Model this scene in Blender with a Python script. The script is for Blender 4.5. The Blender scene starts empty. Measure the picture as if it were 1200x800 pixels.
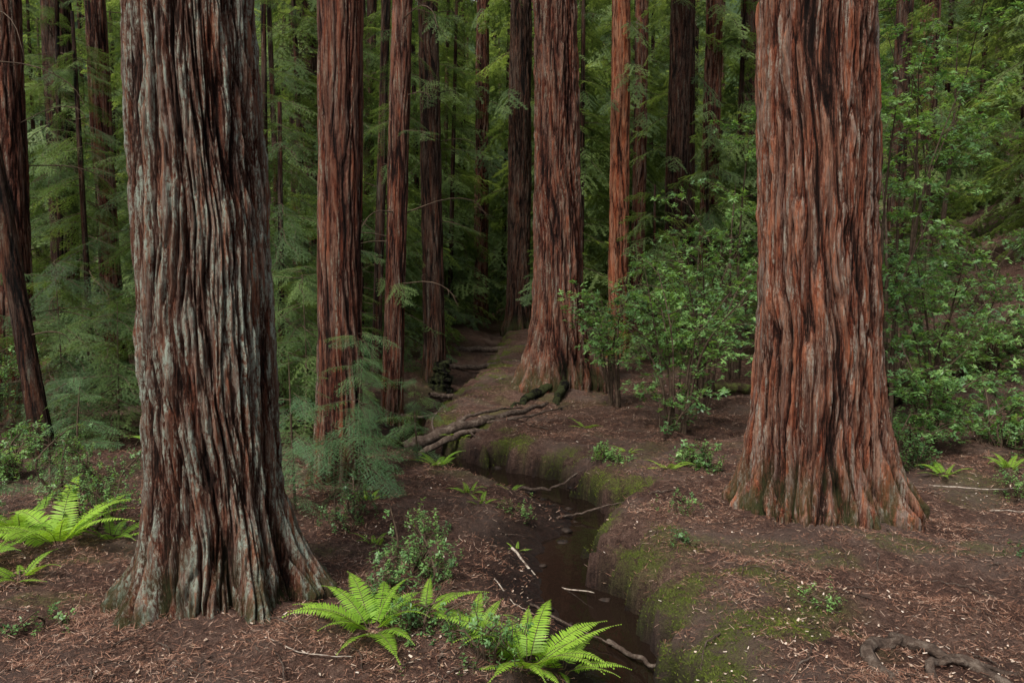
import bpy, math, numpy as np, time
T0=time.time()
sc=bpy.context.scene
rng=np.random.default_rng(7)
# ---------------------------------------------------------------- noise
_P=np.random.default_rng(1).permutation(256)
_G=np.random.default_rng(2).normal(size=(256,3)); _G/=np.linalg.norm(_G,axis=1)[:,None]
def perlin(x,y,z=0.0,seed=0):
    x,y,z=np.broadcast_arrays(np.asarray(x,float)+seed*17.31,np.asarray(y,float)+seed*5.7,np.asarray(z,float)+seed*3.13)
    xi=np.floor(x).astype(int); yi=np.floor(y).astype(int); zi=np.floor(z).astype(int)
    xf=x-xi; yf=y-yi; zf=z-zi
    f=lambda t:t*t*t*(t*(t*6-15)+10)
    u,v,w=f(xf),f(yf),f(zf)
    def c(a,b,d):
        h=_P[(_P[(_P[(xi+a)&255]+yi+b)&255]+zi+d)&255]; g=_G[h]
        return g[...,0]*(xf-a)+g[...,1]*(yf-b)+g[...,2]*(zf-d)
    l=lambda a,b,t:a+(b-a)*t
    return 1.5*l(l(l(c(0,0,0),c(1,0,0),u),l(c(0,1,0),c(1,1,0),u),v),l(l(c(0,0,1),c(1,0,1),u),l(c(0,1,1),c(1,1,1),u),v),w)
def fbm(x,y,z=0.0,oct=4,seed=0):
    s=0;a=1.0;f=1.0;t=0
    for i in range(oct):
        s=s+a*perlin(x*f,y*f,z*f,seed+i*3); t+=a; a*=.5; f*=2.03
    return s/t
def sst(a,b,x):
    t=np.clip((x-a)/(b-a),0,1); return t*t*(3-2*t)
# ---------------------------------------------------------------- mesh helper
def mk_mesh(name,V,Q,mats=(),midx=None,smooth=False,attrs=None):
    V=np.asarray(V,np.float32); Q=np.asarray(Q,np.int32)
    me=bpy.data.meshes.new(name)
    me.vertices.add(len(V)); me.vertices.foreach_set('co',V.ravel())
    if len(Q):
        me.loops.add(Q.size); me.loops.foreach_set('vertex_index',Q.ravel())
        me.polygons.add(len(Q)); me.polygons.foreach_set('loop_start',np.arange(0,Q.size,4,dtype=np.int32))
    for m in mats: me.materials.append(m)
    if midx is not None: me.polygons.foreach_set('material_index',np.asarray(midx,np.int32))
    if smooth and len(Q): me.polygons.foreach_set('use_smooth',np.ones(len(Q),bool))
    if attrs:
        for k,(dom,a) in attrs.items():
            if a.ndim==2:
                at=me.attributes.new(k,'FLOAT_VECTOR',dom); at.data.foreach_set('vector',a.astype(np.float32).ravel())
            elif a.dtype.kind=='i':
                at=me.attributes.new(k,'INT',dom); at.data.foreach_set('value',a.astype(np.int32))
            else:
                at=me.attributes.new(k,'FLOAT',dom); at.data.foreach_set('value',a.astype(np.float32))
    me.update(calc_edges=True)
    return me
def mk_obj(name,me,parent=None,link=True):
    o=bpy.data.objects.new(name,me)
    if link: sc.collection.objects.link(o)
    if parent is not None: o.parent=parent
    return o
class MB:
    def __init__(s): s.V=[];s.Q=[];s.M=[];s.n=0
    def add(s,V,Q,m=0):
        V=np.asarray(V,float).reshape(-1,3);Q=np.asarray(Q,int).reshape(-1,4)
        s.V.append(V); s.Q.append(Q+s.n); s.M.append(np.full(len(Q),m)); s.n+=len(V)
    def mesh(s,name,mats,smooth=False,attrs=None):
        return mk_mesh(name,np.concatenate(s.V),np.concatenate(s.Q),mats,np.concatenate(s.M),smooth,attrs)
def nrm(a): return a/np.maximum(np.linalg.norm(a,axis=-1,keepdims=True),1e-9)
def blades(mb,P,D,W,L,w,m=0,tip=.35):
    P=np.asarray(P);n=len(P)
    L=np.broadcast_to(L,(n,))[:,None]; w=np.broadcast_to(w,(n,))[:,None]
    a=P-W*w*.5; b=P+W*w*.5; c=P+D*L+W*w*.5*tip; d=P+D*L-W*w*.5*tip
    V=np.stack([a,b,c,d],1).reshape(-1,3); mb.add(V,np.arange(4*n).reshape(-1,4),m)
def tube(mb,pts,rad,seg=6,m=0,cap=True,lump=0.0,sd=0):
    pts=np.asarray(pts,float); k=len(pts); rad=np.broadcast_to(rad,(k,)).copy()
    if cap: rad[-1]*=.15
    t=nrm(np.gradient(pts,axis=0)); up=np.array([0.13,0.27,1.0]); 
    a=nrm(np.cross(t,np.where(np.abs(t[:,2:3])>.93,np.array([[1.,.1,0]]),up[None])));b=np.cross(t,a)
    th=np.arange(seg)*2*np.pi/seg
    rr=rad[:,None]*(1+lump*perlin(np.cos(th)[None]*1.6,np.sin(th)[None]*1.6,np.arange(k)[:,None]*.35,sd+40))
    V=pts[:,None]+rr[:,:,None]*(np.cos(th)[None,:,None]*a[:,None]+np.sin(th)[None,:,None]*b[:,None])
    i=np.arange(k-1)[:,None]*seg; j=np.arange(seg)[None]; j2=(j+1)%seg
    Q=np.stack([i+j,i+j2,i+seg+j2,i+seg+j],-1).reshape(-1,4)
    mb.add(V.reshape(-1,3),Q,m)
def curve(pts,n=24):
    pts=np.asarray(pts,float); k=len(pts); P=np.vstack([2*pts[0]-pts[1],pts,2*pts[-1]-pts[-2]])
    out=[]
    for t in np.linspace(0,k-1-1e-6,n):
        i=int(t);f=t-i;a,b,c,d=P[i],P[i+1],P[i+2],P[i+3]
        out.append(.5*((2*b)+(-a+c)*f+(2*a-5*b+4*c-d)*f*f+(-a+3*b-3*c+d)*f**3))
    return np.array(out)
# ---------------------------------------------------------------- materials
def new_mat(name):
    m=bpy.data.materials.new(name); m.use_nodes=True; nt=m.node_tree
    for n in list(nt.nodes): nt.nodes.remove(n)
    return m,nt
def N(nt,t,**k):
    n=nt.nodes.new(t)
    for a,b in k.items(): setattr(n,a,b)
    return n
def ramp(nt,fac,stops):
    r=nt.nodes.new('ShaderNodeValToRGB'); nt.links.new(fac,r.inputs[0])
    e=r.color_ramp.elements
    while len(e)<len(stops): e.new(.5)
    for el,(p,c) in zip(e,stops):
        el.position=p; el.color=(c,c,c,1) if isinstance(c,(int,float)) else (*c,1)
    return r.outputs[0]
def mixc(nt,f,a,b,bt='MIX'):
    n=nt.nodes.new('ShaderNodeMix'); n.data_type='RGBA'; n.blend_type=bt
    for s,v in ((n.inputs[0],f),(n.inputs[6],a),(n.inputs[7],b)):
        if isinstance(v,bpy.types.NodeSocket): nt.links.new(v,s)
        elif isinstance(v,(int,float)): s.default_value=v
        else: s.default_value=(*v,1)
    return n.outputs[2]
def math_(nt,op,a,b=0.0,cl=False):
    n=nt.nodes.new('ShaderNodeMath'); n.operation=op; n.use_clamp=cl
    for s,v in ((n.inputs[0],a),(n.inputs[1],b)):
        if isinstance(v,bpy.types.NodeSocket): nt.links.new(v,s)
        else: s.default_value=v
    return n.outputs[0]
def noise(nt,scale3,detail=4,rough=.6,sc_=1.0,off=(0,0,0),coord=None):
    if coord is None: coord=nt.nodes.new('ShaderNodeTexCoord').outputs['Object']
    mp=nt.nodes.new('ShaderNodeMapping'); mp.inputs['Scale'].default_value=scale3; mp.inputs['Location'].default_value=off
    nt.links.new(coord,mp.inputs[0])
    n=nt.nodes.new('ShaderNodeTexNoise'); n.inputs['Scale'].default_value=sc_; n.inputs['Detail'].default_value=detail; n.inputs['Roughness'].default_value=rough
    nt.links.new(mp.outputs[0],n.inputs[0]); return n.outputs[0]
def bsdf_out(nt,col,rough=.9,bump=None,bs=.5,bd=.02,spec=.2):
    p=nt.nodes.new('ShaderNodeBsdfPrincipled'); o=nt.nodes.new('ShaderNodeOutputMaterial')
    if isinstance(col,bpy.types.NodeSocket): nt.links.new(col,p.inputs['Base Color'])
    else: p.inputs['Base Color'].default_value=(*col,1)
    if isinstance(rough,bpy.types.NodeSocket): nt.links.new(rough,p.inputs['Roughness'])
    else: p.inputs['Roughness'].default_value=rough
    p.inputs['Specular IOR Level'].default_value=spec
    if bump is not None:
        b=nt.nodes.new('ShaderNodeBump'); b.inputs['Strength'].default_value=bs; b.inputs['Distance'].default_value=bd
        nt.links.new(bump,b.inputs['Height']); nt.links.new(b.outputs[0],p.inputs['Normal'])
    nt.links.new(p.outputs[0],o.inputs[0]); return p
def bark_mat(name,deep,mid,top,lichen,lich_amt,seed=0,gyf=.75):
    m,nt=new_mat(name)
    at=N(nt,'ShaderNodeAttribute',attribute_name='ridge').outputs['Fac']
    zz=N(nt,'ShaderNodeAttribute',attribute_name='zrel').outputs['Fac']
    off=(seed*3.1,seed*1.7,seed)
    fib=noise(nt,(70,70,3.0),6,.78,1,off)
    strand=noise(nt,(20,20,1.0),4,.65,1,(off[0]+9,off[1],off[2]))
    rust=noise(nt,(11,11,.8),4,.7,1,(off[0]+3,off[1]+7,off[2]))
    pat=noise(nt,(6,6,1.6),4,.75,1,off)
    fine=noise(nt,(40,40,22),4,.8,1,off)
    h=math_(nt,'ADD',at,math_(nt,'MULTIPLY',math_(nt,'SUBTRACT',fib,.5),1.9))
    h=math_(nt,'ADD',h,math_(nt,'MULTIPLY',math_(nt,'SUBTRACT',fine,.5),.6))
    col=ramp(nt,h,[(.18,tuple(.25*a for a in deep)),(.40,deep),(.60,mid),(.84,tuple(.45*a+.55*b for a,b in zip(mid,top))),(1.0,top)])
    gy=tuple(sum(top)/3*k for k in (1.06,.98,.88))
    col=mixc(nt,ramp(nt,rust,[(.46,0.0),(.62,.85)]),col,mixc(nt,1.0,col,(1.45,.88,.62),'MULTIPLY'))
    col=mixc(nt,math_(nt,'MULTIPLY',ramp(nt,strand,[(.50,0.0),(.62,gyf)]),ramp(nt,h,[(.45,0.0),(.8,1.0)])),col,gy)
    col=mixc(nt,ramp(nt,pat,[(.42,0.0),(.56,.8)]),col,mixc(nt,1.0,col,(.58,.44,.39),'MULTIPLY'))
    lm=math_(nt,'MULTIPLY',ramp(nt,noise(nt,(16,16,1.4),5,.8,1,(seed+4,2,9)),[(.60-.20*lich_amt,0.0),(.67-.14*lich_amt,1.0)]),ramp(nt,h,[(.55,0.0),(.78,1.0)]))
    lm=math_(nt,'MULTIPLY',lm,ramp(nt,fine,[(.40,.0),(.54,1.0)]))
    lm=math_(nt,'MULTIPLY',lm,min(1,.6+lich_amt*.4))
    col=mixc(nt,lm,col,lichen)
    ft=math_(nt,'MULTIPLY',ramp(nt,zz,[(.0,.8),(.30,0.0)]),ramp(nt,pat,[(.42,0.0),(.56,1.0)]))
    col=mixc(nt,ft,col,(.05,.058,.02))
    bsdf_out(nt,col,.88,math_(nt,'ADD',fib,math_(nt,'MULTIPLY',fine,.8)),1.0,.05,.15)
    return m
bark_gray=bark_mat('bark_lichen',(.032,.015,.010),(.125,.058,.038),(.29,.205,.155),(.41,.48,.395),.74,1,.6)
bark_red =bark_mat('bark_red',(.032,.014,.009),(.14,.056,.035),(.36,.20,.135),(.42,.41,.34),.40,2,.6)
bark_mid =bark_mat('bark_mid',(.024,.010,.007),(.105,.042,.028),(.25,.135,.092),(.30,.31,.24),.38,3,.5)
bark_bright=bark_mat('bark_bright',(.04,.016,.009),(.23,.092,.050),(.42,.22,.13),(.30,.26,.2),.0,4,.3)
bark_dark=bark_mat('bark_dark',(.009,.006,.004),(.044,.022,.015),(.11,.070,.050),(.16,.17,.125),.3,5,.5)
def leaf_mat(name,c1,c2,c3,trans=.35,rough=.5,spec=.35):
    m,nt=new_mat(name)
    oi=nt.nodes.new('ShaderNodeObjectInfo').outputs['Random']
    geo=nt.nodes.new('ShaderNodeNewGeometry')
    n=noise(nt,(1,1,1),2,.5,.55,coord=geo.outputs['Position'])
    f=math_(nt,'ADD',math_(nt,'MULTIPLY',oi,.45),math_(nt,'MULTIPLY',math_(nt,'SUBTRACT',n,.32),1.6),True)
    f=math_(nt,'ADD',f,math_(nt,'MULTIPLY',math_(nt,'SUBTRACT',geo.outputs['Random Per Island'],.5),.4),True)
    col=ramp(nt,f,[(.1,c1),(.5,c2),(.9,c3)])
    p=nt.nodes.new('ShaderNodeBsdfPrincipled'); p.inputs['Roughness'].default_value=rough; p.inputs['Specular IOR Level'].default_value=spec
    nt.links.new(col,p.inputs['Base Color'])
    t=nt.nodes.new('ShaderNodeBsdfTranslucent'); nt.links.new(mixc(nt,1.0,col,(1.6,1.5,.7),'MULTIPLY'),t.inputs[0])
    mx=nt.nodes.new('ShaderNodeMixShader'); mx.inputs[0].default_value=trans
    nt.links.new(p.outputs[0],mx.inputs[1]); nt.links.new(t.outputs[0],mx.inputs[2])
    o=nt.nodes.new('ShaderNodeOutputMaterial'); nt.links.new(mx.outputs[0],o.inputs[0]); return m
conif=leaf_mat('redwood_needles',(.032,.064,.028),(.075,.135,.048),(.16,.24,.075),.42)
conif_haze=leaf_mat('redwood_needles_far_haze',(.05,.085,.04),(.125,.19,.075),(.26,.35,.13),.5)  # aerial haze painted in: far needles given a paler leaf colour
conif_near=leaf_mat('redwood_needles_near',(.09,.19,.09),(.14,.28,.12),(.21,.37,.14),.4)
broad=leaf_mat('broad_leaves',(.055,.12,.05),(.12,.24,.08),(.22,.38,.11),.4,.4,.5)
fernm=leaf_mat('fern_green',(.13,.26,.025),(.21,.38,.035),(.30,.48,.055),.4)
twig,nt=new_mat('twig_bark'); bsdf_out(nt,ramp(nt,noise(nt,(1,1,1),3,.6,14),[(.3,(.035,.022,.015)),(.7,(.11,.075,.05))]),.9)
wood,nt=new_mat('weathered_wood')
g=nt.nodes.new('ShaderNodeNewGeometry').outputs['Position']
nn=noise(nt,(14,14,14),6,.75,1,coord=g); bsdf_out(nt,ramp(nt,nn,[(.3,(.02,.013,.010)),(.5,(.085,.058,.044)),(.68,(.19,.15,.12))]),.85,nn,1.0,.05)
mossw,nt=new_mat('mossy_wood')
g=nt.nodes.new('ShaderNodeNewGeometry').outputs['Position']
nn=noise(nt,(7,7,7),6,.75,1,coord=g); bsdf_out(nt,ramp(nt,nn,[(.38,(.035,.02,.014)),(.5,(.06,.05,.02)),(.66,(.10,.14,.03))]),.95,nn,1.0,.07)
pale,nt=new_mat('pale_stick'); bsdf_out(nt,ramp(nt,noise(nt,(1,1,1),4,.7,20),[(.35,(.13,.09,.07)),(.6,(.42,.36,.30))]),.8)
# ground
gm,nt=new_mat('forest_floor')
g=nt.nodes.new('ShaderNodeTexCoord').outputs['Object']
n1=noise(nt,(1,1,1),6,.78,14,coord=g); n2=noise(nt,(1,1,1),5,.65,1.0,coord=g); n3=noise(nt,(1,1,1),5,.78,80,coord=g); n4=noise(nt,(1,1,1),4,.6,.55,coord=g,off=(5,3,0))
mo=N(nt,'ShaderNodeAttribute',attribute_name='moss').outputs['Fac']; we=N(nt,'ShaderNodeAttribute',attribute_name='wet').outputs['Fac']
hill_=N(nt,'ShaderNodeAttribute',attribute_name='hillgreen').outputs['Fac']
c=ramp(nt,math_(nt,'ADD',math_(nt,'MULTIPLY',n1,.5),math_(nt,'MULTIPLY',n3,.5)),[(.37,(.026,.014,.010)),(.47,(.105,.056,.040)),(.55,(.20,.115,.084)),(.65,(.36,.25,.20))])
c=mixc(nt,ramp(nt,n2,[(.40,0.0),(.58,.85)]),c,mixc(nt,1.0,c,(.56,.46,.44),'MULTIPLY'))
c=mixc(nt,ramp(nt,n4,[(.50,0.0),(.62,.55)]),c,(.17,.12,.098))
mm=math_(nt,'MULTIPLY',mo,ramp(nt,math_(nt,'ADD',math_(nt,'MULTIPLY',n1,.6),math_(nt,'MULTIPLY',n3,.4)),[(.43,.08),(.53,1.0)]),True)
c=mixc(nt,mm,c,ramp(nt,n3,[(.3,(.04,.045,.010)),(.7,(.16,.19,.035))]))
c=mixc(nt,we,c,mixc(nt,1.0,c,(.22,.19,.18),'MULTIPLY'))
c=mixc(nt,hill_,c,ramp(nt,n2,[(.3,(.012,.025,.01)),(.7,(.04,.07,.022))]))
bsdf_out(nt,c,math_(nt,'SUBTRACT',.95,math_(nt,'MULTIPLY',we,.4)),math_(nt,'ADD',n1,math_(nt,'MULTIPLY',n3,.5)),1.0,.10,.25)
lm_,nt=new_mat('needle_litter')
r_=nt.nodes.new('ShaderNodeNewGeometry').outputs['Random Per Island']
bsdf_out(nt,ramp(nt,r_,[(.0,(.035,.017,.011)),(.4,(.135,.062,.040)),(.8,(.27,.14,.092)),(1.0,(.42,.30,.23))]),.8)
lf_,nt=new_mat('dead_leaves')
r_=nt.nodes.new('ShaderNodeNewGeometry').outputs['Random Per Island']
bsdf_out(nt,ramp(nt,r_,[(.0,(.16,.085,.05)),(.5,(.32,.22,.15)),(1.0,(.6,.5,.42))]),.7)
mossm=leaf_mat('moss_green',(.05,.065,.014),(.11,.14,.025),(.20,.24,.04),.2,.9,.1)
wm,nt=new_mat('creek_water')
wn=noise(nt,(7,5,1),3,.5,1)
p=bsdf_out(nt,(.011,.0065,.0045),.06,wn,.15,.03,.5); p.inputs['IOR'].default_value=1.33
# ---------------------------------------------------------------- terrain
CR=np.array([(2.6,-12),(2.0,-4),(1.3,1),(1.0,4),(.92,5.0),(.86,5.6),(.82,6.1),(.50,6.94),(.60,7.8),(1.0,8.7),(.98,9.5),(.42,10.5),(-.30,11.4),(-1.15,12.5),(-1.75,13.6),(-1.80,15.1),(-1.4,17.7),(-1.15,20.5),(-.7,25.7),(-.5,32),(-1.2,43),(0,57),(3,80),(-4,320)])
_yy=np.linspace(-12,320,8000)
_xx=np.interp(_yy,CR[:,1],CR[:,0]); kk=np.hanning(13);kk/=kk.sum(); _xx=np.convolve(np.pad(_xx,6,mode='edge'),kk,'valid')
_dx=np.gradient(_xx,_yy)
WL=-.37
def creek_s(x,y):
    xc=np.interp(y,_yy,_xx); d=np.interp(y,_yy,_dx)
    s=(x-xc)/np.sqrt(1+d*d)
    rt=sst(-.1,.2,s)
    return s+ (.12+.12*rt)*perlin(x*1.5,y*1.5,0,3)+(.10+.13*rt)*perlin(x*4,y*4,0,4)+(.045+.045*rt)*perlin(x*11,y*11,0,5)
def H(x,y,fine=True):
    x=np.asarray(x,float);y=np.asarray(y,float)
    s=creek_s(x,y)
    wid=.20+.02*np.clip((y-8)/10,0,3)+.04*sst(8,5,-y*-1) if False else .20+.02*np.clip((y-8)/10,0,3)
    right=sst(wid-.03,wid+.15,s)*.82+.18*sst(wid+.1,wid+.75,s); left=(sst(wid-.05,wid+1.35,-s)**.8)*.76+.24*sst(wid-.03,wid+.14,-s)
    up=np.where(s>0,right,left)
    z=-.52*(1-up)*(1-.45*sst(15,24,y))
    z=z+.08*sst(.25,.6,s)*(1-sst(.7,2.0,s))
    z=z+.22*fbm(x*.28,y*.28,0,3,11)*sst(.3,2.5,np.abs(s)) + .15*fbm(x*1.2,y*1.2,0,3,12)*np.clip(np.abs(s)*.8,0,1)
    hill=np.clip(x-7.5,0,None)*sst(9,18,y); z=z+.42*np.minimum(hill,60)*(1+.1*perlin(x*.2,y*.2,0,8))
    z=z+np.clip(-x-16,0,60)*.12
    z=z+.85*sst(16,46,y)
    z=z+.60*np.clip(y-66,0,90)*sst(66,86,y)
    for (tx,ty,R,a) in TREES:
        d=np.hypot(x-tx,y-ty); z=z+a*np.exp(-(d/(R*1.9))**2)
    if fine: z=z+.048*fbm(x*4,y*4,0,4,21)+.024*perlin(x*15,y*15,0,22)
    return z
def moss_f(x,y):
    s=creek_s(x,y)
    m=sst(.14,.26,s)*(1-sst(.42,.9,s))*sst(-.08,.22,fbm(x*1.6,y*1.6,0,4,31))
    m2=sst(.10,.40,fbm(x*.75,y*.75,0,4,33))*.55*sst(.5,.9,np.abs(s))
    m3=sst(.0,.25,fbm(x*.9,y*.9,0,3,35))*sst(12,14,y)*(1-sst(22,28,y))*(1-sst(1.2,2.6,np.abs(s)))*sst(.3,.5,np.abs(s))*.6
    m4=sst(-.12,.20,fbm(x*1.5,y*1.5,0,4,36))*(1-sst(.5,1.0,np.hypot((x-1.65)/1.05,(y-5.5)/1.4)))*.95*sst(.2,.3,s)
    m5=sst(-.1,.2,fbm(x*1.3,y*1.3,0,3,38))*(1-sst(.5,1.0,np.hypot((x+3.7)/1.0,(y-6.2)/.6)))*.7
    m6=sst(-.1,.2,fbm(x*1.6,y*1.6,0,3,39))*(1-sst(.5,1.0,np.hypot((x-3.4)/1.6,(y-6.9)/.5)))*.6
    return np.clip(np.maximum.reduce([m,m2,m3,m4,m5,m6]),0,1)
TREES=[(-2.22,5.9,.5,.03),(3.17,8.2,.62,.05),(-2.02,9.4,.28,.05),(1.0,17.2,.56,.2)]
k=5.5
u=np.linspace(-1,1,640); xs=200*np.sinh(k*u)/np.sinh(k)
u=np.linspace(-.56,1,800); ys=7.5+300*np.sinh(k*u)/np.sinh(k)
X,Y=np.meshgrid(xs,ys); Z=H(X,Y)
nx,ny=len(xs),len(ys)
i=np.arange(ny-1)[:,None]*nx; j=np.arange(nx-1)[None]
Q=np.stack([i+j,i+j+1,i+nx+j+1,i+nx+j],-1).reshape(-1,4)
S=creek_s(X,Y)
wet=(1-sst(.08,.38,Z-WL+.07*perlin(X*6,Y*6,0,51)))*(1-sst(.8,1.4,np.abs(S)))*(1-.7*sst(16,22,Y))
hg=sst(60,85,Y)
me=mk_mesh('ground',np.stack([X,Y,Z],-1).reshape(-1,3),Q,[gm],None,True,{'moss':('POINT',moss_f(X,Y).ravel()),'wet':('POINT',wet.ravel()),'hillgreen':('POINT',hg.ravel())})
ground=mk_obj('ground',me)
yw=np.concatenate([np.arange(-11,19,.15)]); xc=np.interp(yw,_yy,_xx)
lat=np.linspace(-.75,.75,7)
V=np.stack([xc[:,None]+lat[None]*1.2,np.broadcast_to(yw[:,None],(len(yw),7)),np.full((len(yw),7),WL)],-1).reshape(-1,3)
i=np.arange(len(yw)-1)[:,None]*7;j=np.arange(6)[None]
mk_obj('creek_water',mk_mesh('creek_water',V,np.stack([i+j,i+j+1,i+8+j,i+7+j],-1).reshape(-1,4),[wm],None,True))
# ---------------------------------------------------------------- GN instancing
def make_source(name,meshes):
    col=bpy.data.collections.new(name)
    for q,me in enumerate(meshes):
        o=bpy.data.objects.new(name+'_%d'%q,me); col.objects.link(o)
    return col
_groups={}
def gn_group(col):
    if col.name in _groups: return _groups[col.name]
    ng=bpy.data.node_groups.new('scatter_'+col.name,'GeometryNodeTree')
    ng.interface.new_socket('Geometry',in_out='INPUT',socket_type='NodeSocketGeometry')
    ng.interface.new_socket('Geometry',in_out='OUTPUT',socket_type='NodeSocketGeometry')
    gi=ng.nodes.new('NodeGroupInput');go=ng.nodes.new('NodeGroupOutput')
    ip=ng.nodes.new('GeometryNodeInstanceOnPoints'); ip.inputs['Pick Instance'].default_value=True
    ci=ng.nodes.new('GeometryNodeCollectionInfo'); ci.inputs[0].default_value=col; ci.inputs['Separate Children'].default_value=True; ci.inputs['Reset Children'].default_value=True
    def na(n,t):
        a=ng.nodes.new('GeometryNodeInputNamedAttribute'); a.data_type=t; a.inputs[0].default_value=n
        return [o for o in a.outputs if o.enabled and o.name=='Attribute'][0]
    L=ng.links.new
    L(gi.outputs[0],ip.inputs['Points']);L(ci.outputs[0],ip.inputs['Instance'])
    L(na('idx','INT'),ip.inputs['Instance Index']);L(na('rot','FLOAT_VECTOR'),ip.inputs['Rotation']);L(na('scl','FLOAT'),ip.inputs['Scale'])
    L(ip.outputs[0],go.inputs[0]); _groups[col.name]=ng; return ng
def scatter(name,col,P,R,S,parent=None):
    P=np.asarray(P,float).reshape(-1,3); n=len(P)
    me=mk_mesh(name,P,np.zeros((0,4)),(),None,False,{'rot':('POINT',np.asarray(R,float).reshape(-1,3)),'scl':('POINT',np.asarray(S,float)),'idx':('POINT',rng.integers(0,len(col.objects),n))})
    o=mk_obj(name,me,parent); md=o.modifiers.new('scatter','NODES'); md.node_group=gn_group(col); return o
# ---------------------------------------------------------------- foliage sources
def bough(seed,L=2.0,nsec=22,mats=None,name='bough',needle=.02,sp=.011,nw=.0045,tsp=.042):
    r=np.random.default_rng(seed); mb=MB()
    t=np.linspace(0,1,14); wig=r.normal(0,.03,2)
    def ax(s): return np.stack([L*s,L*(wig[0]*np.sin(s*5)+wig[1]*np.sin(s*9)),-.22*L*s**2+.05*L*s],-1)
    tube(mb,ax(t),np.linspace(.013,.003,14)*L/2,4,1)
    NP=[];ND=[];NW=[];NL=[]
    for si in range(nsec):
        s=.12+.88*(si+r.random()*.6)/nsec; s=min(s,.99)
        side=1 if si%2 else -1
        p0=ax(np.array([s]))[0]; ang=side*(math.radians(r.uniform(48,72))-s*.4)
        l2=L*(.10+.36*(1-s)**.75*min(1,.45+s*2.2))*r.uniform(.55,1.2)
        d=np.array([math.cos(ang),math.sin(ang),r.uniform(-.35,.08)]); d/=np.linalg.norm(d)
        dr=r.uniform(.15,.5)
        f2=lambda q:p0+np.outer(q*l2,d)+np.stack([0*q,0*q,-dr*l2*q*q],-1)
        tube(mb,f2(np.linspace(0,1,4)),[.004,.003,.002,.001],3,1)
        nt3=max(4,int(l2/tsp))
        for ti in range(nt3):
            q=(ti+.5+r.uniform(-.3,.3))/nt3; sd=1 if ti%2 else -1
            b=f2(np.array([q]))[0]; a3=ang+sd*math.radians(r.uniform(40,62))
            l3=(.05+.17*(1-q)**.7)*r.uniform(.6,1.1)*min(1,l2/.4+.3)*max(1,tsp/.042)**.5
            d3=np.array([math.cos(a3),math.sin(a3),r.uniform(-.45,-.05)]);d3/=np.linalg.norm(d3)
            m=max(3,int(l3/sp)); qs=(np.arange(m)+.5)/m*l3
            pts=b+np.outer(qs,d3); w3=nrm(np.cross(d3,[0,0,1.0])[None]+r.normal(0,.15,(m,3)))
            for sg in (1,-1):
                NP.append(pts); ND.append(nrm(d3*.55+sg*w3+r.normal(0,.12,(m,3)))); NW.append(np.repeat(d3[None],m,0)); NL.append(needle*np.clip(1.15-.5*qs/l3,.4,1)*r.uniform(.8,1.1,m))
        m=int(l2/.03)+2; q=np.linspace(.1,1,m); pts=f2(q); w3=np.cross(d,[0,0,1.0])
        for sg in(1,-1):
            NP.append(pts);ND.append(nrm(d*.6+sg*w3+r.normal(0,.12,(m,3))));NW.append(np.repeat(d[None],m,0));NL.append(np.full(m,needle))
    P=np.concatenate(NP);D=np.concatenate(ND);W=np.concatenate(NW);LL=np.concatenate(NL)
    blades(mb,P,D,W,LL,nw,0,.4)
    return mb.mesh(name,mats)
B_mid=make_source('bough_mid',[bough(10+q,2.0,20,[conif,twig],'bough_mid',.030,.022,.012,.052) for q in range(5)])
B_far=make_source('bough_far',[bough(20+q,2.2,14,[conif_haze,twig],'bough_far',.060,.05,.032,.09) for q in range(5)])
B_near=make_source('bough_near',[bough(30+q,1.3,20,[conif_near,twig],'bough_near',.017,.0085,.0038) for q in range(4)])
def leafgeo(mb,p,d,w,L,wd,m=0,fold=.25):
    n=np.cross(d,w); ts=[0,.35,.7,1.0]; ws=[.08,.95,.75,.05]; V=[]
    for t,k_ in zip(ts,ws):
        c=p+d*L*t+np.array([0,0,-.12*L*t*t])
        for sg in(-1,0,1): V.append(c+w*sg*wd*.5*k_+n*(fold*wd*.5*k_*abs(sg)))
    Q=[]
    for a in range(3):
        for b in range(2): Q.append([a*3+b,a*3+b+1,a*3+3+b+1,a*3+3+b])
    mb.add(V,Q,m)
def whorl(seed,nl=8,L=.075,wd=.026,mats=None,name='whorl'):
    r=np.random.default_rng(seed);mb=MB()
    tube(mb,[(0,0,-.10),(0,0,-.04),(0,0,.01)],[.003,.0025,.002],3,1)
    for q in range(nl):
        a=q*2.4+r.uniform(-.4,.4); el=r.uniform(-.25,.55)
        d=np.array([math.cos(a)*math.cos(el),math.sin(a)*math.cos(el),math.sin(el)]); w=nrm(np.cross(d,[0,0,1.])+r.normal(0,.15,3)); w=nrm(w-d*np.dot(w,d))
        leafgeo(mb,np.array([0,0,-.09*r.random()]),d,w,L*r.uniform(.6,1.15),wd*r.uniform(.8,1.15))
    return mb.mesh(name,mats,True)
W_mid=make_source('whorl_mid',[whorl(40+q,8,.085,.032,[broad,twig]) for q in range(4)])
W_small=make_source('whorl_small',[whorl(50+q,12,.03,.014,[broad,twig],'whorl_small') for q in range(3)])
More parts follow.
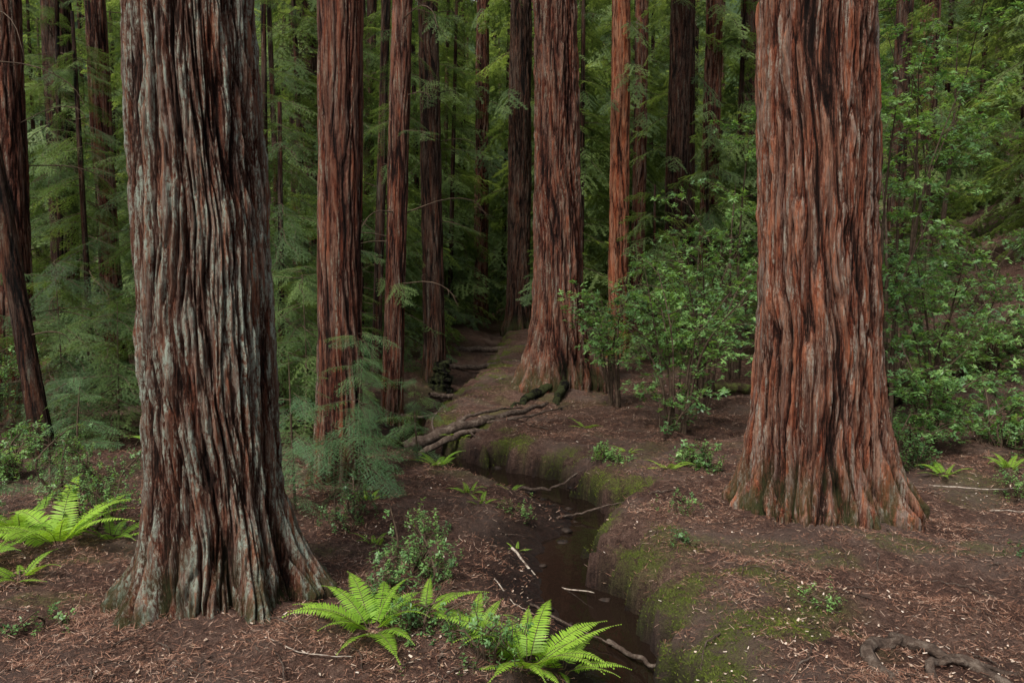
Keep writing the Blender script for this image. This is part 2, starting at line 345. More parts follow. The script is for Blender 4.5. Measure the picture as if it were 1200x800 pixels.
# ---------------------------------------------------------------- trunks
def trunk_arrays(x,y,R,d,lean=(0,0),height=32,flare=.45,fh=.35,seed=0,tp=.0105,q=1.0,depth=.07):
    zb=float(H(np.array([x]),np.array([y]),False)[0])
    ztop=2.4+.40*d+1.0-zb
    dz=max(.011,.0024*d)/q
    z=np.concatenate([np.arange(-.6,ztop,dz),np.linspace(ztop,height,40)[1:]]) if ztop<height-1 else np.linspace(-.6,height,70)
    nc=int(np.clip(2*np.pi*R/(.0010*d)*q,20,760))
    th=np.arange(nc)*2*np.pi/nc
    Zg,Th=np.meshgrid(z,th,indexing='ij')
    zc=np.maximum(Zg,0)
    warp=.34*perlin(np.cos(Th)*R*1.6,np.sin(Th)*R*1.6,Zg*.55,seed+1)+.13*perlin(np.cos(Th)*R*5,np.sin(Th)*R*5,Zg*1.6,seed+2)+.035*perlin(np.cos(Th)*R*12,np.sin(Th)*R*12,Zg*4.5,seed+14)
    Tw=Th+.05*Zg+warp*.28/max(R,.3)
    cx,cy=np.cos(Tw)*R,np.sin(Tw)*R
    n0=perlin(cx*2.6,cy*2.6,Zg*.35,seed+6)
    n1=perlin(cx*6.0,cy*6.0,Zg*.45,seed+3); n2=perlin(cx*14,cy*14,Zg*.9,seed+4); n3=perlin(cx*31,cy*31,Zg*2.3,seed+5); n4=perlin(cx*66,cy*66,Zg*6,seed+12)
    n5=perlin(cx*9,cy*9,Zg*3.6,seed+13)
    f1=np.clip(np.abs(n1)*4.2,0,1)**.6; f2=np.clip(np.abs(n2)*3.4,0,1)**.6; f3=np.clip(np.abs(n3)*2.8,0,1)**.8
    ridge=.30*f1+.36*f2*(.4+.6*f1)+.24*f3*(.3+.7*f2)+.16*n4+.18*n0+.12*n5+.06
    lob=.6*perlin(np.cos(Th)*1.5,np.sin(Th)*1.5,Zg*.3,seed+7)+.4*perlin(np.cos(Th)*3.6,np.sin(Th)*3.6,Zg*.5,seed+8)
    fl=np.exp(-zc/fh)*flare
    Rz=R*np.clip(1-zc/height*.65,.12,1)**.7 if height<20 else R*(1-tp*np.minimum(zc,6)-.011*np.maximum(zc-6,0))
    r=Rz*(1+fl*(1+1.7*lob)+.08*n0+.06*perlin(np.cos(Th)*.9,np.sin(Th)*.9,Zg*.4,seed+9))
    dep=depth*min(1,R/.45)
    r=r+dep*(ridge-.68)*(1+.8*np.exp(-zc/.5))
    if seed==2: r=r+.07*np.exp(-((Th-4.55)/.13)**2-((Zg-.38)/.10)**2)+.05*np.exp(-((Th-4.3)/.1)**2-((Zg-.2)/.1)**2)
    px=x+lean[0]*Zg+r*np.cos(Th); py=y+lean[1]*Zg+r*np.sin(Th)
    V=np.stack([px,py,Zg+zb],-1).reshape(-1,3)
    nz=len(z); i=np.arange(nz-1)[:,None]*nc;j=np.arange(nc)[None];j2=(j+1)%nc
    Q=np.stack([i+j,i+j2,i+nc+j2,i+nc+j],-1).reshape(-1,4)
    return V,Q,np.clip(ridge,0,1).ravel(),np.clip(zc,0,10).ravel()/2.0,zb
def boughs_for(x,y,zb,z0,z1,n,l0,l1,lean=(0,0),R=.1,droop=(.05,.5),az=None,rg=None):
    rg=rg or rng
    z=rg.uniform(z0,z1,n); a=rg.uniform(0,2*np.pi,n) if az is None else rg.uniform(az[0],az[1],n)
    f=(z-z0)/max(z1-z0,.1); s=(l0+(l1-l0)*f)*rg.uniform(.6,1.15,n)
    P=np.stack([x+lean[0]*z+R*.8*np.cos(a),y+lean[1]*z+R*.8*np.sin(a),z+zb],-1)
    Rr=np.stack([rg.uniform(-.45,.45,n),rg.uniform(*droop,n),a],-1)
    return P,Rr,s
def redwood(x,y,R,mat,lean=(0,0),d=None,crown=None,name='redwood_tree',low=None,dead=0,**kw):
    d=d or math.hypot(x,y)
    V,Q,ri,zr,zb=trunk_arrays(x,y,R,d,lean,**kw)
    o=mk_obj(name,mk_mesh(name,V,Q,[mat],None,True,{'ridge':('POINT',ri),'zrel':('POINT',zr)}))
    if crown: scatter('crown_boughs',B_far,*boughs_for(x,y,zb,crown[0],kw.get('height',32)-1,crown[1],crown[2],crown[2]*.5,lean,R*.6),parent=o)
    if low: scatter('low_boughs',B_mid if d<23 else B_far,*boughs_for(x,y,zb,low[0],low[1],low[2],low[3],low[3],lean,R,droop=(.1,.8)),parent=o)
    if dead:
        mb=MB()
        for q in range(dead):
            z=rng.uniform(1.2,10)+zb; a=rng.uniform(0,6.28); l=rng.uniform(.5,1.8); p=np.array([x+lean[0]*z+R*.7*math.cos(a),y+R*.7*math.sin(a),z]); dv=np.array([math.cos(a),math.sin(a),rng.uniform(-.1,.4)])
            c=curve([p,p+dv*l*.5,p+dv*l*.85+[0,0,-.15*l],p+dv*l+[0,0,-.4*l]],9); tube(mb,c,np.linspace(.012,.003,9),4)
            for w in range(5):
                b=c[rng.integers(2,8)]; e=b+rng.normal(0,.18,3)*l*.6+[0,0,-.08*l]; tube(mb,[b,(b+e)/2+rng.normal(0,.02,3),e],[.005,.0035,.002],3)
        mk_obj('dead_branches',mb.mesh('dead_branches',[twig]),o)
    return o
CRN=(19,10,1.8)
redwood(-2.22,5.9,.475,bark_gray,(-.026,0),d=5.4,seed=1,flare=.54,fh=.34,tp=.024,crown=CRN,depth=.10)
redwood(3.20,8.2,.60,bark_red,(-.028,0),d=7.5,seed=2,flare=.48,fh=.50,tp=.022,crown=CRN,depth=.105)
redwood(-2.06,9.4,.262,bark_mid,(.016,0),seed=3,flare=.35,fh=.5,crown=(14,8,1.2),depth=.075)
redwood(-2.28,15.0,.20,bark_mid,(.035,0),seed=4,flare=.2,crown=(14,8,1.2),low=(2.5,8,9,.5),dead=10)
redwood(-1.95,20,.26,bark_dark,(-.01,0),seed=5,flare=.3,crown=(14,8,1.4),low=(3.5,11,20,.7),dead=10)
redwood(1.05,17.3,.52,bark_mid,(-.018,0),seed=6,flare=.62,fh=.9,tp=.024,crown=CRN,depth=.12)
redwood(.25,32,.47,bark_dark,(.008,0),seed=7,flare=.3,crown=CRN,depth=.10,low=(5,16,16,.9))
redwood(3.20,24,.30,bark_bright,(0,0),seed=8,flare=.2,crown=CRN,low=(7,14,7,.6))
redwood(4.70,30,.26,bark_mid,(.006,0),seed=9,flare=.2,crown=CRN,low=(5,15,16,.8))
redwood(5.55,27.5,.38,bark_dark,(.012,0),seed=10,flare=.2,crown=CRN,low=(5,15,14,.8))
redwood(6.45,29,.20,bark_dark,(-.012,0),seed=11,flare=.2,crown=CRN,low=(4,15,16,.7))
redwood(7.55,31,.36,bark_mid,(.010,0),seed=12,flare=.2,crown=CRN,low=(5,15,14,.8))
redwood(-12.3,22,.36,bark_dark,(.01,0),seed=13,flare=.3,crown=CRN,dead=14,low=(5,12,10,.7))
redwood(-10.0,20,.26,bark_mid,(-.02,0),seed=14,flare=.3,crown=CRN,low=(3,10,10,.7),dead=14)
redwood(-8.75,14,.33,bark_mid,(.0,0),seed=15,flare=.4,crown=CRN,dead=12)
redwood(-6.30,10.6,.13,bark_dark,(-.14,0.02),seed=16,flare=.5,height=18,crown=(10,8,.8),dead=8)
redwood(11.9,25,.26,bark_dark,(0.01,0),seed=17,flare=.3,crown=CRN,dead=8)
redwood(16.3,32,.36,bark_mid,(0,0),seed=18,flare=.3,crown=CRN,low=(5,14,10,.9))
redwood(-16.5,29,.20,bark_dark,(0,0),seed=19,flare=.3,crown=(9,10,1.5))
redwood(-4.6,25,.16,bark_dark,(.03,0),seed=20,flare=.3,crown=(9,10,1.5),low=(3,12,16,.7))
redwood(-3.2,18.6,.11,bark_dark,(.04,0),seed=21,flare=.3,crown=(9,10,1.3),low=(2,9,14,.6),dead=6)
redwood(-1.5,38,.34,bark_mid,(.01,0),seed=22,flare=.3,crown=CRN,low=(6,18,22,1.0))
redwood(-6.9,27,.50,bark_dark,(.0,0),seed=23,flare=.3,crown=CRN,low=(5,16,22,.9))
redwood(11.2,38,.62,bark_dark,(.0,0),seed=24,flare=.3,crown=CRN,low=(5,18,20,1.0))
redwood(2.9,46,.62,bark_mid,(.0,0),seed=25,flare=.3,crown=CRN,low=(6,20,26,1.1))
# understory conifers (x,y,height)
UND=[(-4.1,13.2,7),(-3.5,12.0,5),(-4.9,17,9),(-3.9,20.5,11),(-3.6,24,13),(-2.6,33,15),(-5.6,22,13),(-7.2,16.5,8),(-9.0,17,8),(-11.2,15.5,7),(-13.5,19,9),(-8.2,23,13),(-12,26,14),(-15,24,12),(-18,27,13),(-6.4,19.5,9),(-10.8,19,10),
 (2.4,28,15),(2.4,36,18),(4.0,32,17),(5.1,35,17),(8.6,31,16),(9.6,27,13),(8.6,23.5,9),(2.0,44,19),(-.6,48,20),(10.5,33,16),(13.5,28,14),(14.5,22,9),(17,27,14),(19,33,15),(7.2,37,18),(-3.9,34,18),(-5.4,31,16),(-6.6,29,14),(-9.5,33,16),(4.0,22.5,5),(6.2,25,8),(-4.0,28,14),(12.5,24,9),(-3.4,39,19),(1.3,39,19)]
for q,(x,y,h) in enumerate(UND):
    V,Q,ri,zr,zb=trunk_arrays(x,y,.035+.005*h,math.hypot(x,y)*2.5,(rng.uniform(-.03,.03),0),height=h,flare=.2,seed=60+q,depth=.01)
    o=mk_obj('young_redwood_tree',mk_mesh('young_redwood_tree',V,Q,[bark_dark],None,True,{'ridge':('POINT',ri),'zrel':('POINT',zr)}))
    near=y<22
    P,R_,S_=boughs_for(x,y,zb,.6,h-.2,int((10 if near else 7.5)*h),.62+.045*h,.35,R=.04,droop=(.0,.6))
    scatter('boughs',B_mid if near else B_far,P,R_,S_,o)
mb=MB();RI=[];ZR=[];PP=[];RR=[];SS=[]
for q in range(186):
    cen=q>=146
    y=38+85*rng.random()**1.2; x=rng.uniform(-.80,.80)*y
    if cen: y=rng.uniform(52,95); x=rng.uniform(-14,12)
    xcq=float(np.interp(y,_yy,_xx))
    if y<52 and abs(x-xcq)<2.0: continue
    big=rng.random()<.35 and not cen
    R=rng.uniform(.2,.6) if big else .13
    hh=rng.uniform(24,32) if big else rng.uniform(16,27)
    V,Q,ri,zr,zb=trunk_arrays(x,y,R,max(y,50)*2.5,(rng.uniform(-.015,.015),0),height=hh,flare=.2,seed=100+q)
    mb.add(V,Q);RI.append(ri);ZR.append(zr)
    p,r_,s_=boughs_for(x,y,zb,rng.uniform(3,8) if big else .8,hh-1,int(42 if big else 58),rng.uniform(1.7,2.5),.9,R=.1)
    PP.append(p);RR.append(r_);SS.append(s_)
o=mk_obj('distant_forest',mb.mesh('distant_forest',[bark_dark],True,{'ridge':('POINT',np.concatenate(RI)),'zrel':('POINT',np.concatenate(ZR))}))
scatter('distant_boughs',B_far,np.concatenate(PP),np.concatenate(RR),np.concatenate(SS),o)
def sapling(x,y,h,n,l0,seed,az=None,z0=.1,col=B_near):
    r=np.random.default_rng(seed); zb=float(H(np.array([x]),np.array([y]),False)[0]); mb=MB()
    tube(mb,curve([(x,y,zb-.1),(x+r.uniform(-.05,.05),y,zb+h*.5),(x+r.uniform(-.1,.1),y,zb+h)],10),np.linspace(.018,.004,10),6)
    o=mk_obj('redwood_sapling',mb.mesh('redwood_sapling',[twig],True))
    P,R_,S_=boughs_for(x,y,zb,z0,h,n,l0,l0*.4,R=.01,droop=(-.15,.5),az=az,rg=r); scatter('boughs',col,P,R_,S_,o)
sapling(-1.70,8.75,1.8,38,.84,1)
sapling(-2.3,8.3,1.7,26,.64,2)
sapling(-1.3,10.9,1.2,20,.6,3)
sapling(-2.9,11.0,2.6,40,.9,4,col=B_mid)
sapling(-6.0,12.0,2.2,34,.9,5,col=B_mid)
sapling(-7.4,13.0,2.8,40,1.0,6,col=B_mid)
sapling(-5.2,9.4,1.3,22,.6,7)
sapling(-4.6,14.5,3,46,1.0,8,col=B_mid)
sapling(-9.5,13.0,2.5,36,1.0,9,col=B_mid)
sapling(-4.0,10.6,1.5,24,.7,10)
sapling(-3.4,16.4,3.2,36,.9,12,col=B_mid)
sapling(-5.4,7.9,.9,14,.5,13)
# ---------------------------------------------------------------- shrubs
def shrub(name,x,y,h,spread,nst,nbr,ntw,seed,col=W_mid,sc0=1.0,tree=False):
    r=np.random.default_rng(seed); zb=float(H(np.array([x]),np.array([y]),False)[0]); mb=MB(); P=[];Rt=[];S_=[]
    for s in range(nst):
        a=r.uniform(0,2*np.pi); L=h*r.uniform(.6,1.05); out=spread*r.uniform(.25,.9)
        c=np.array([x+.12*math.cos(a),y+.12*math.sin(a),zb-.1]); e=np.array([x+out*math.cos(a),y+out*math.sin(a),zb+L])
        m=c*.5+e*.5+np.array([-.25*out*math.cos(a)+r.normal(0,.1),-.25*out*math.sin(a)+r.normal(0,.1),.08*L])
        st=curve([c,m,e],12); r0=(.014+.007*h)*r.uniform(.6,1.1); tube(mb,st,np.linspace(r0,.005,12),6)
        for b in range(nbr):
            t=(r.uniform(.4,1) if (tree or h>2) else r.uniform(.18,1)); p0=st[min(11,int(t*11))]
            aa=a+r.normal(0,1.1); lb=spread*r.uniform(.25,.6); el=r.uniform(-.15,.55)
            dv=np.array([math.cos(aa)*math.cos(el),math.sin(aa)*math.cos(el),math.sin(el)])
            q=np.linspace(0,1,6); br=p0+np.outer(q*lb,dv)+np.stack([0*q,0*q,.10*lb*np.sin(q*3)-.12*lb*q*q],-1)+r.normal(0,.012,(6,3))*q[:,None]
            tube(mb,br,np.linspace(.007,.0025,6),4)
            for w in range(ntw):
                tq=r.uniform(.25,1.); base=p0+dv*lb*tq+np.array([0,0,.10*lb*math.sin(tq*3)-.12*lb*tq*tq])
                off=r.normal(0,1,3)*np.array([.10,.10,.06])*(1.2 if h>2 else .8); 
                tip=base+off
                tube(mb,[base,base*.4+tip*.6+[0,0,-.01],tip],[.002,.002,.0015],3)
                P.append(tip+[0,0,.03]);Rt.append((r.normal(0,.35),r.normal(0,.35),r.uniform(0,6.28)));S_.append(sc0*r.uniform(.65,1.2))
    o=mk_obj(name,mb.mesh(name,[twig],True)); scatter('leaves',col,P,Rt,S_,o); return o
SH='rhododendron_shrub'
shrub(SH,2.60,12.4,2.6,1.65,9,7,9,1)
shrub(SH,1.95,14.8,2.7,1.2,7,7,8,2)
shrub(SH,3.5,14.6,3.2,1.7,9,7,9,3)
shrub(SH,2.3,12.2,.9,.8,3,5,7,4)
shrub(SH,4.2,18.0,3.6,2.0,10,7,9,5)
shrub(SH,5.9,11.2,1.7,1.2,8,6,9,6,)
shrub(SH,7.2,13.4,2.8,1.7,10,7,9,7)
shrub(SH,6.1,14.5,3.0,1.7,10,7,9,8)
shrub(SH,9.0,15.0,2.0,1.7,9,7,9,9)
shrub(SH,8.2,18.5,3.0,2.2,10,7,9,10)
shrub(SH,5.0,10.2,.8,.8,6,5,9,11,W_small,1.6)
shrub(SH,7.0,11.4,1.0,1.1,7,6,9,12)
shrub(SH,11.5,19.5,2.0,2.0,9,7,9,13)
shrub(SH,5.4,22,3.6,2.2,9,7,9,14)
shrub(SH,7.6,10.6,.7,.8,6,5,8,19,W_small,1.8)
shrub('tanoak_tree',8.0,16.5,6.5,3.2,7,10,12,15,W_mid,1.3,True)
shrub('tanoak_tree',11.0,21,8,3.6,6,9,12,16,W_mid,1.5,True)
shrub('tanoak_tree',6.4,13.6,5.2,2.2,5,8,11,18,W_mid,1.1,True)
shrub('tanoak_tree',5.3,19,6.0,2.4,5,9,11,17,W_mid,1.3,True)
hb='huckleberry_plant'
for q,a in enumerate([(-.92,6.45,.62,.30,5,5,5),(-.62,6.15,.36,.28,3,5,6),(-.42,5.3,.30,.26,3,5,7),(-4.0,7.6,.6,.5,5,5,8),(-5.2,8.8,.8,.6,5,5,8),(-1.6,7.9,.5,.3,4,4,7),(2.45,10.3,.35,.3,3,5,7),(-.2,5.0,.3,.25,3,4,6),(-6.2,9.6,.8,.7,6,5,8),(-3.6,12.6,1.2,.8,6,6,9),(-5.4,13.2,1.2,.9,6,6,9),(-8.2,11.8,1.3,.9,6,6,9),(5.9,8.9,.35,.3,4,4,6),(-1.05,5.9,.3,.22,3,4,6),(1.75,8.0,.16,.14,3,3,4),(2.2,5.6,.12,.12,2,3,4),(4.6,6.6,.15,.15,3,3,4),(1.3,10.4,.2,.2,3,4,5),(-3.2,5.3,.15,.15,3,3,4),(-4.5,8.6,.7,.5,5,5,7),(-5.6,8.1,.5,.5,5,5,7),(.1,8.7,.15,.15,2,3,4),(-.6,7.6,.14,.14,2,3,4),(-3.4,8.0,.3,.3,3,4,5),(1.5,6.9,.1,.12,2,3,4)]):
    shrub(hb,*a,21+q,W_small,1.1 if a[1]<9 else 1.8)
# ---------------------------------------------------------------- ferns
def fern(x,y,nf,L,seed,spread=(.0,6.283),lift=(.35,1.1)):
    r=np.random.default_rng(seed); mb=MB(); zb=float(H(np.array([x]),np.array([y]))[0])
    for f in range(nf):
        a=spread[0]+(spread[1]-spread[0])*(f+r.uniform(-.3,.3))/nf; el=r.uniform(*lift); l=L*r.uniform(.65,1.1)
        n=34; t=np.linspace(0,1,n); ang=el-t**1.3*(el+.35)*r.uniform(.7,1.1)
        ds=l/(n-1); hx=np.cumsum(np.cos(ang))*ds; hz=np.cumsum(np.sin(ang))*ds
        da=a+r.normal(0,.25)*t*.6
        pts=np.stack([x+.03*math.cos(a)+hx*np.cos(da),y+.03*math.sin(a)+hx*np.sin(da),zb-.01+hz],-1)
        tube(mb,pts,np.linspace(.0035,.001,n),4,1)
        T=nrm(np.gradient(pts,axis=0)); side=nrm(np.cross(T,[0,0,1.])); roll=r.normal(0,.25); up=np.cross(side,T)
        side=side*math.cos(roll)+up*math.sin(roll)
        k_=slice(4,n); env=np.sin(np.clip(t[k_]*1.02+.10,0,1)**.75*np.pi)**.7*.5+.5*(1-t[k_])
        pl=l*.165*np.clip(env,.06,1)
        for sg in(1,-1):
            P=pts[k_]; D=nrm(sg*side[k_]+T[k_]*.35+up[k_]*r.uniform(-.15,.15)+r.normal(0,.06,(n-4,3))-np.array([0,0,.12])); W=nrm(T[k_]-D*np.sum(T[k_]*D,1,keepdims=True))
            m_=P+D*pl[:,None]*.55; wv=l*.030
            V=np.stack([P-W*wv*.35,P+W*wv*.35,m_+W*wv*.38,m_-W*wv*.38,P+D*pl[:,None]+W*wv*.04-[0,0,.004],P+D*pl[:,None]-W*wv*.04-[0,0,.004]],1).reshape(-1,3)
            b=np.arange(len(P))[:,None]*6
            mb.add(V,np.concatenate([b+np.array([[0,1,2,3]]),b+np.array([[3,2,4,5]])]),0)
    mk_obj('sword_fern',mb.mesh('sword_fern',[fernm,twig]))
fern(-.95,5.25,15,.66,1,lift=(.5,1.3));fern(.10,5.1,17,.66,2,lift=(.5,1.3));fern(.34,5.3,9,.45,3);fern(-.62,5.5,8,.42,4);fern(-.25,5.45,8,.42,41,lift=(.6,1.3))
fern(-4.05,6.95,15,.80,5,lift=(.5,1.25));fern(-4.6,7.3,11,.7,6);fern(-3.75,7.3,8,.5,31);fern(-4.5,6.5,9,.6,32);fern(-4.0,6.3,7,.4,33)
fern(-1.0,10.5,8,.42,7);fern(-.5,9.0,7,.30,8);fern(-.35,8.6,5,.22,9);fern(1.95,9.8,8,.32,10);fern(-.02,9.6,6,.25,12)
fern(-3.3,9.0,7,.35,13);fern(5.3,9.6,9,.4,14);fern(6.2,9.8,8,.4,15);fern(-1.55,8.4,6,.3,16);fern(4.7,7.1,6,.2,17);fern(7.7,12.2,10,.6,18);fern(8.6,12.8,10,.6,19)
fern(-5.0,11.2,9,.5,20);fern(-7,10.5,9,.5,21);fern(0.05,7.9,5,.18,22);fern(-6.6,9.2,8,.5,23);fern(1.6,11.0,6,.25,24);fern(-1.3,7.4,6,.25,25);fern(-.9,12.6,7,.35,26);fern(1.2,13.0,7,.3,27)
# ---------------------------------------------------------------- roots, logs, sticks
def gz(x,y,o=0): return float(H(np.array([x]),np.array([y]))[0])+o
def rootobj(name,lists,mat,seg=10,wob=.6,lump=.35):
    mb=MB()
    for q,(pts,r0,r1) in enumerate(lists):
        c=curve(pts,34); n=len(c); rad=np.linspace(r0,r1,n)*(1+.25*perlin(np.arange(n)*.45,pts[0][0]*3,0,5))
        c=c+np.stack([perlin(np.arange(n)*.3,pts[0][1]*1.7,0,s_) for s_ in(1,2,3)],-1)*r0*wob
        tube(mb,c,rad,seg,lump=lump,sd=q)
    return mk_obj(name,mb.mesh(name,[mat],True))
rootobj('exposed_root',[([(-1.7,12.3,-.18),(-1.1,12.6,.0),(-.45,13.0,.10),(.15,13.7,.15),(.7,14.6,.15)],.095,.03),
 ([(-1.5,12.1,-.3),(-1.0,12.4,-.06),(-.6,12.6,.0),(-.1,12.5,-.02),(.3,12.3,-.18)],.06,.025),
 ([(-1.0,12.65,.02),(-.7,12.9,.20),(-.2,13.5,.22),(.2,14.3,.12)],.035,.012),
 ([(-.5,12.95,.08),(0,12.95,.15),(.5,13.1,.23),(1.0,13.5,.30)],.032,.008),([(-1.3,12.6,-.2),(-.9,12.8,.0),(-.3,12.1,-.1)],.03,.012),([(-.2,13.2,.1),(.2,13.0,.06),(.6,12.6,.05)],.022,.008),([(-1.2,12.5,-.1),(-1.3,12.9,.15),(-1.1,13.3,.35)],.02,.006)],wood,12)
def G(*p): return [(x,y,gz(x,y,o)) for x,y,o in p]
rootobj('exposed_root',[(G((.75,16.6,.1),(.35,16.1,.02),(.05,15.3,-.02),(-.2,14.6,-.07)),.11,.03),(G((1.1,16.6,.1),(.9,15.9,.0),(.95,15.2,-.04),(.8,14.5,-.06)),.10,.03)],bark_dark,12)
rootobj('exposed_root',[(G((2.30,4.55,-.03),(2.28,4.88,.03),(2.5,5.12,.04),(2.78,5.05,.04),(2.98,4.72,.04),(3.15,4.5,-.03)),.046,.03),(G((2.5,4.6,-.02),(2.65,4.8,.03),(2.9,4.85,.02),(3.2,4.8,-.02)),.03,.014)],wood,12,1.4,.5)
rootobj('fallen_log',[(G((3.6,16.2,.12),(4.4,16.4,.16),(5.4,16.5,.12)),.12,.10)],mossw)
rootobj('fallen_log',[([(7.2,15.6,gz(7.2,15.6,.3)),(9,16.0,gz(9,16,.35)),(11.5,16.4,gz(11.5,16.4,.3))],.32,.28)],mossw,seg=16,wob=.3)
rootobj('fallen_log',[(G((-1.9,18.2,.05),(-1.2,18.5,.16),(-.2,18.7,.03)),.06,.04)],wood)
rootobj('fallen_log',[(G((-2.0,22,.05),(-1.1,22.4,.18),(.4,22.6,.05)),.08,.06)],wood)
rootobj('fallen_log',[(G((-1.9,26,.05),(-.7,26.4,.2),(1.0,26.2,.05)),.10,.07)],wood)
rootobj('tree_stump',[([(-1.75,19.2,gz(-1.75,19.2,-.1)),(-1.72,19.2,gz(-1.75,19.2,.3)),(-1.7,19.25,gz(-1.75,19.2,.7))],.26,.17)],bark_dark,seg=20,wob=.2,lump=.6)
rootobj('fallen_log',[(G((-9,18.5,.1),(-6.8,18.2,.12),(-4.6,18.4,.1)),.16,.12)],mossw)
rootobj('fallen_stick',[([(.0,7.75,gz(0,7.75,.03)),(.3,7.25,gz(.3,7.25,.03)),(.72,6.75,-.30)],.013,.005)],pale,seg=6,wob=.6)
rootobj('creek_driftwood',[([(.15,6.4,gz(.15,6.4,.02)),(.45,6.1,-.3),(.85,5.75,-.33)],.012,.005),([(.5,9.0,-.33),(.85,9.15,-.28),(1.3,9.1,-.15)],.016,.007),([(.1,10.4,-.32),(.5,10.2,-.28),(1.0,10.35,-.05)],.022,.010),([(-1.5,13.9,-.3),(-1.0,13.4,-.15),(-.4,13.5,.02)],.03,.012),([(-2.1,14.8,-.1),(-1.6,14.6,-.1),(-1.0,15.0,.02)],.035,.015),([(.75,5.9,-.34),(1.0,5.4,-.28),(1.25,5.2,-.12)],.02,.009)],wood,8,1.5)
sl=[]
for q in range(280):
    y=4.3+16*rng.random()**1.6; x=rng.uniform(-.66,.66)*y; a=rng.uniform(0,6.28); l=rng.uniform(.10,.6)
    if abs(float(creek_s(np.array([x]),np.array([y]))[0]))<.4: continue
    p=G((x,y,.012),(x+.5*l*math.cos(a),y+.5*l*math.sin(a),.02),(x+l*math.cos(a+.2),y+l*math.sin(a+.2),.012))
    sl.append((p,rng.uniform(.003,.010),.002))
rootobj('scattered_twigs',sl,wood,seg=5,wob=2.0)
sl=[(G((5.2,8.5,.03),(5.45,8.1,.03),(5.75,7.75,.02)),.007,.004),(G((4.9,9.2,.05),(5.5,9.0,.06),(6.2,9.05,.03)),.009,.004),(G((4.3,6.3,.02),(4.8,6.1,.03),(5.2,6.2,.02)),.007,.003),(G((-.15,6.8,.02),(0.0,6.4,.02),(.12,6.1,.02)),.006,.003),(G((-1.6,5.0,.01),(-1.3,4.8,.02),(-1.0,4.85,.01)),.005,.003)]
rootobj('fallen_stick',sl,pale,seg=5,wob=1.5)
mb=MB(); r=np.random.default_rng(5)
for q in range(46):
    y=4.8+12*r.random()**1.3; sg=1 if r.random()<.5 else -1; s=sg*r.uniform(.22,.40); x=float(np.interp(y,_yy,_xx))+s; R=r.uniform(.02,.05)*(1+.03*y)
    th=np.linspace(0,np.pi,7); ph=np.arange(10)*np.pi/5; T,Pp=np.meshgrid(th,ph,indexing='ij')
    D=np.stack([np.sin(T)*np.cos(Pp)*r.uniform(.8,1.5),np.sin(T)*np.sin(Pp),np.cos(T)*.6],-1); rr=R*(1+.6*perlin(D[...,0]*1.8,D[...,1]*1.8,D[...,2]*1.8,q))
    V=D*rr[...,None]+np.array([x,y,min(max(gz(x,y),WL-.015),WL+.12)]); i=np.arange(6)[:,None]*10;j=np.arange(10)[None];j2=(j+1)%10
    mb.add(V.reshape(-1,3),np.stack([i+j,i+10+j,i+10+j2,i+j2],-1).reshape(-1,4))
stm,nt=new_mat('wet_clod'); bsdf_out(nt,ramp(nt,noise(nt,(1,1,1),4,.6,14),[(.35,(.008,.005,.004)),(.65,(.035,.023,.017))]),.7,None,spec=.2)
mk_obj('creek_stones',mb.mesh('creek_stones',[stm],True))
# ---------------------------------------------------------------- litter & moss tufts
def pts_in(n,pw=1.0,ymin=3.6,ymax=24):
    y=ymin*(ymax/ymin)**(rng.random(n)**pw); x=rng.uniform(-.75,.75,n)*(y+.8); return x,y
n=560000; x,y=pts_in(n); z=H(x,y); keep=(z>WL+.04)&(rng.random(n)>moss_f(x,y)*.7)&(rng.random(n)<.18+.9*sst(-.18,.25,fbm(x*1.3,y*1.3,0,4,77)))&(rng.random(n)<.25+sst(.5,1.1,np.abs(creek_s(x,y))))
x,y,z=x[keep],y[keep],z[keep]; n=len(x)
a=rng.uniform(0,6.283,n); D=nrm(np.stack([np.cos(a),np.sin(a),rng.normal(.08,.28,n)],-1)); Wv=nrm(np.cross(D,nrm(np.stack([rng.normal(0,.4,n),rng.normal(0,.4,n),np.ones(n)],-1))))
sc_=(.6+.4*np.clip(y/8,0,2.5))
mb=MB(); blades(mb,np.stack([x,y,z+.004+rng.random(n)*.016],-1),D,Wv,rng.uniform(.015,.07,n)*sc_,rng.uniform(.002,.006,n)*sc_,0,.6)
n=14000; x,y=pts_in(n); z=H(x,y); kp=(z>WL+.03)&(rng.random(n)<.12+sst(-.1,.3,fbm(x*.6,y*.6,0,3,78))); x,y,z=x[kp],y[kp],z[kp]; n=len(x)
a=rng.uniform(0,6.283,n); D=nrm(np.stack([np.cos(a),np.sin(a),rng.normal(.1,.25,n)],-1)); Wv=nrm(np.cross(D,nrm(np.stack([rng.normal(0,.3,n),rng.normal(0,.3,n),np.ones(n)],-1))))
blades(mb,np.stack([x,y,z+.012],-1),D,Wv,rng.uniform(.012,.036,n)*(.8+y*.03),rng.uniform(.006,.018,n)*(.8+y*.03),1,.6)
mk_obj('leaf_litter',mb.mesh('leaf_litter',[lm_,lf_]))
n=220000; x,y=pts_in(n,1.0,3.8,28); 
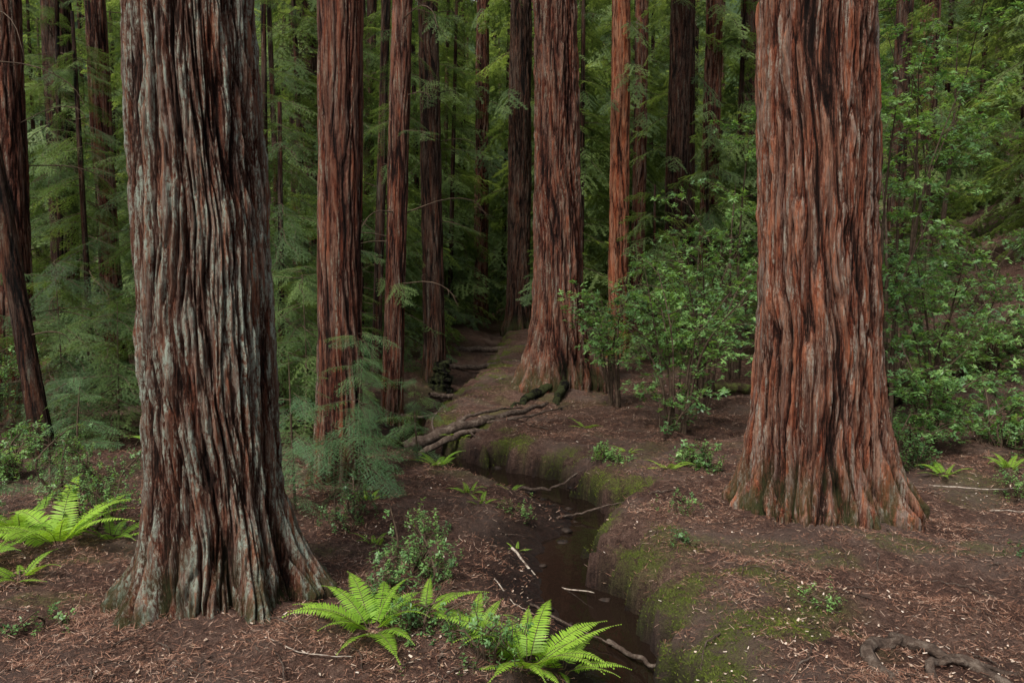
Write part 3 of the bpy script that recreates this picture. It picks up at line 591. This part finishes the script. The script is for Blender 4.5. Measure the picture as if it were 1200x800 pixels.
kx=rng.random(n)<.6; s0=rng.uniform(.1,1.1,n); x=np.where(kx,np.interp(y,_yy,_xx)+s0,x)
z=H(x,y); kp=(z>WL+.03)&(rng.random(n)<moss_f(x,y)**1.5); x,y,z=x[kp],y[kp],z[kp]; n=len(x)
a=rng.uniform(0,6.283,n); D=nrm(np.stack([np.cos(a)*.8,np.sin(a)*.8,rng.uniform(.3,1,n)],-1)); Wv=nrm(np.cross(D,rng.normal(0,1,(n,3))))
mb=MB(); scm=.7+.06*y; blades(mb,np.stack([x,y,z-.002],-1),D,Wv,rng.uniform(.008,.026,n)*scm,rng.uniform(.003,.006,n)*scm,0,.3)
mk_obj('moss',mb.mesh('moss',[mossm]))
# ---------------------------------------------------------------- light, world, camera
el,az=math.radians(52),math.radians(212)
w=bpy.data.worlds.new('World'); sc.world=w; w.use_nodes=True; nt=w.node_tree
bg=nt.nodes['Background']; sky=nt.nodes.new('ShaderNodeTexSky'); sky.sky_type='NISHITA'; sky.sun_disc=False
sky.sun_elevation=el; sky.sun_rotation=az; sky.dust_density=3
hs=nt.nodes.new('ShaderNodeHueSaturation'); hs.inputs['Saturation'].default_value=.3
nt.links.new(sky.outputs[0],hs.inputs['Color']); nt.links.new(hs.outputs[0],bg.inputs[0]); bg.inputs[1].default_value=.15
sd=bpy.data.lights.new('sun','SUN'); sd.energy=4.9; sd.angle=math.radians(14); sd.color=(1,.96,.88)
so=bpy.data.objects.new('sun',sd); sc.collection.objects.link(so)
from mathutils import Vector
dirv=Vector((math.sin(az)*math.cos(el),math.cos(az)*math.cos(el),math.sin(el)))
so.rotation_euler=dirv.to_track_quat('Z','Y').to_euler(); so.location=(0,0,40)
cd=bpy.data.cameras.new('camera'); cd.lens=28; cd.sensor_width=36; cd.clip_end=1500; cd.clip_start=.05
co=bpy.data.objects.new('camera',cd); sc.collection.objects.link(co); co.location=(0,0,2.4); co.rotation_euler=(math.radians(90-4.3),0,0)
sc.camera=co
sc.view_settings.view_transform='Standard'; sc.view_settings.look='None'; sc.view_settings.exposure=0
print('done',time.time()-T0)
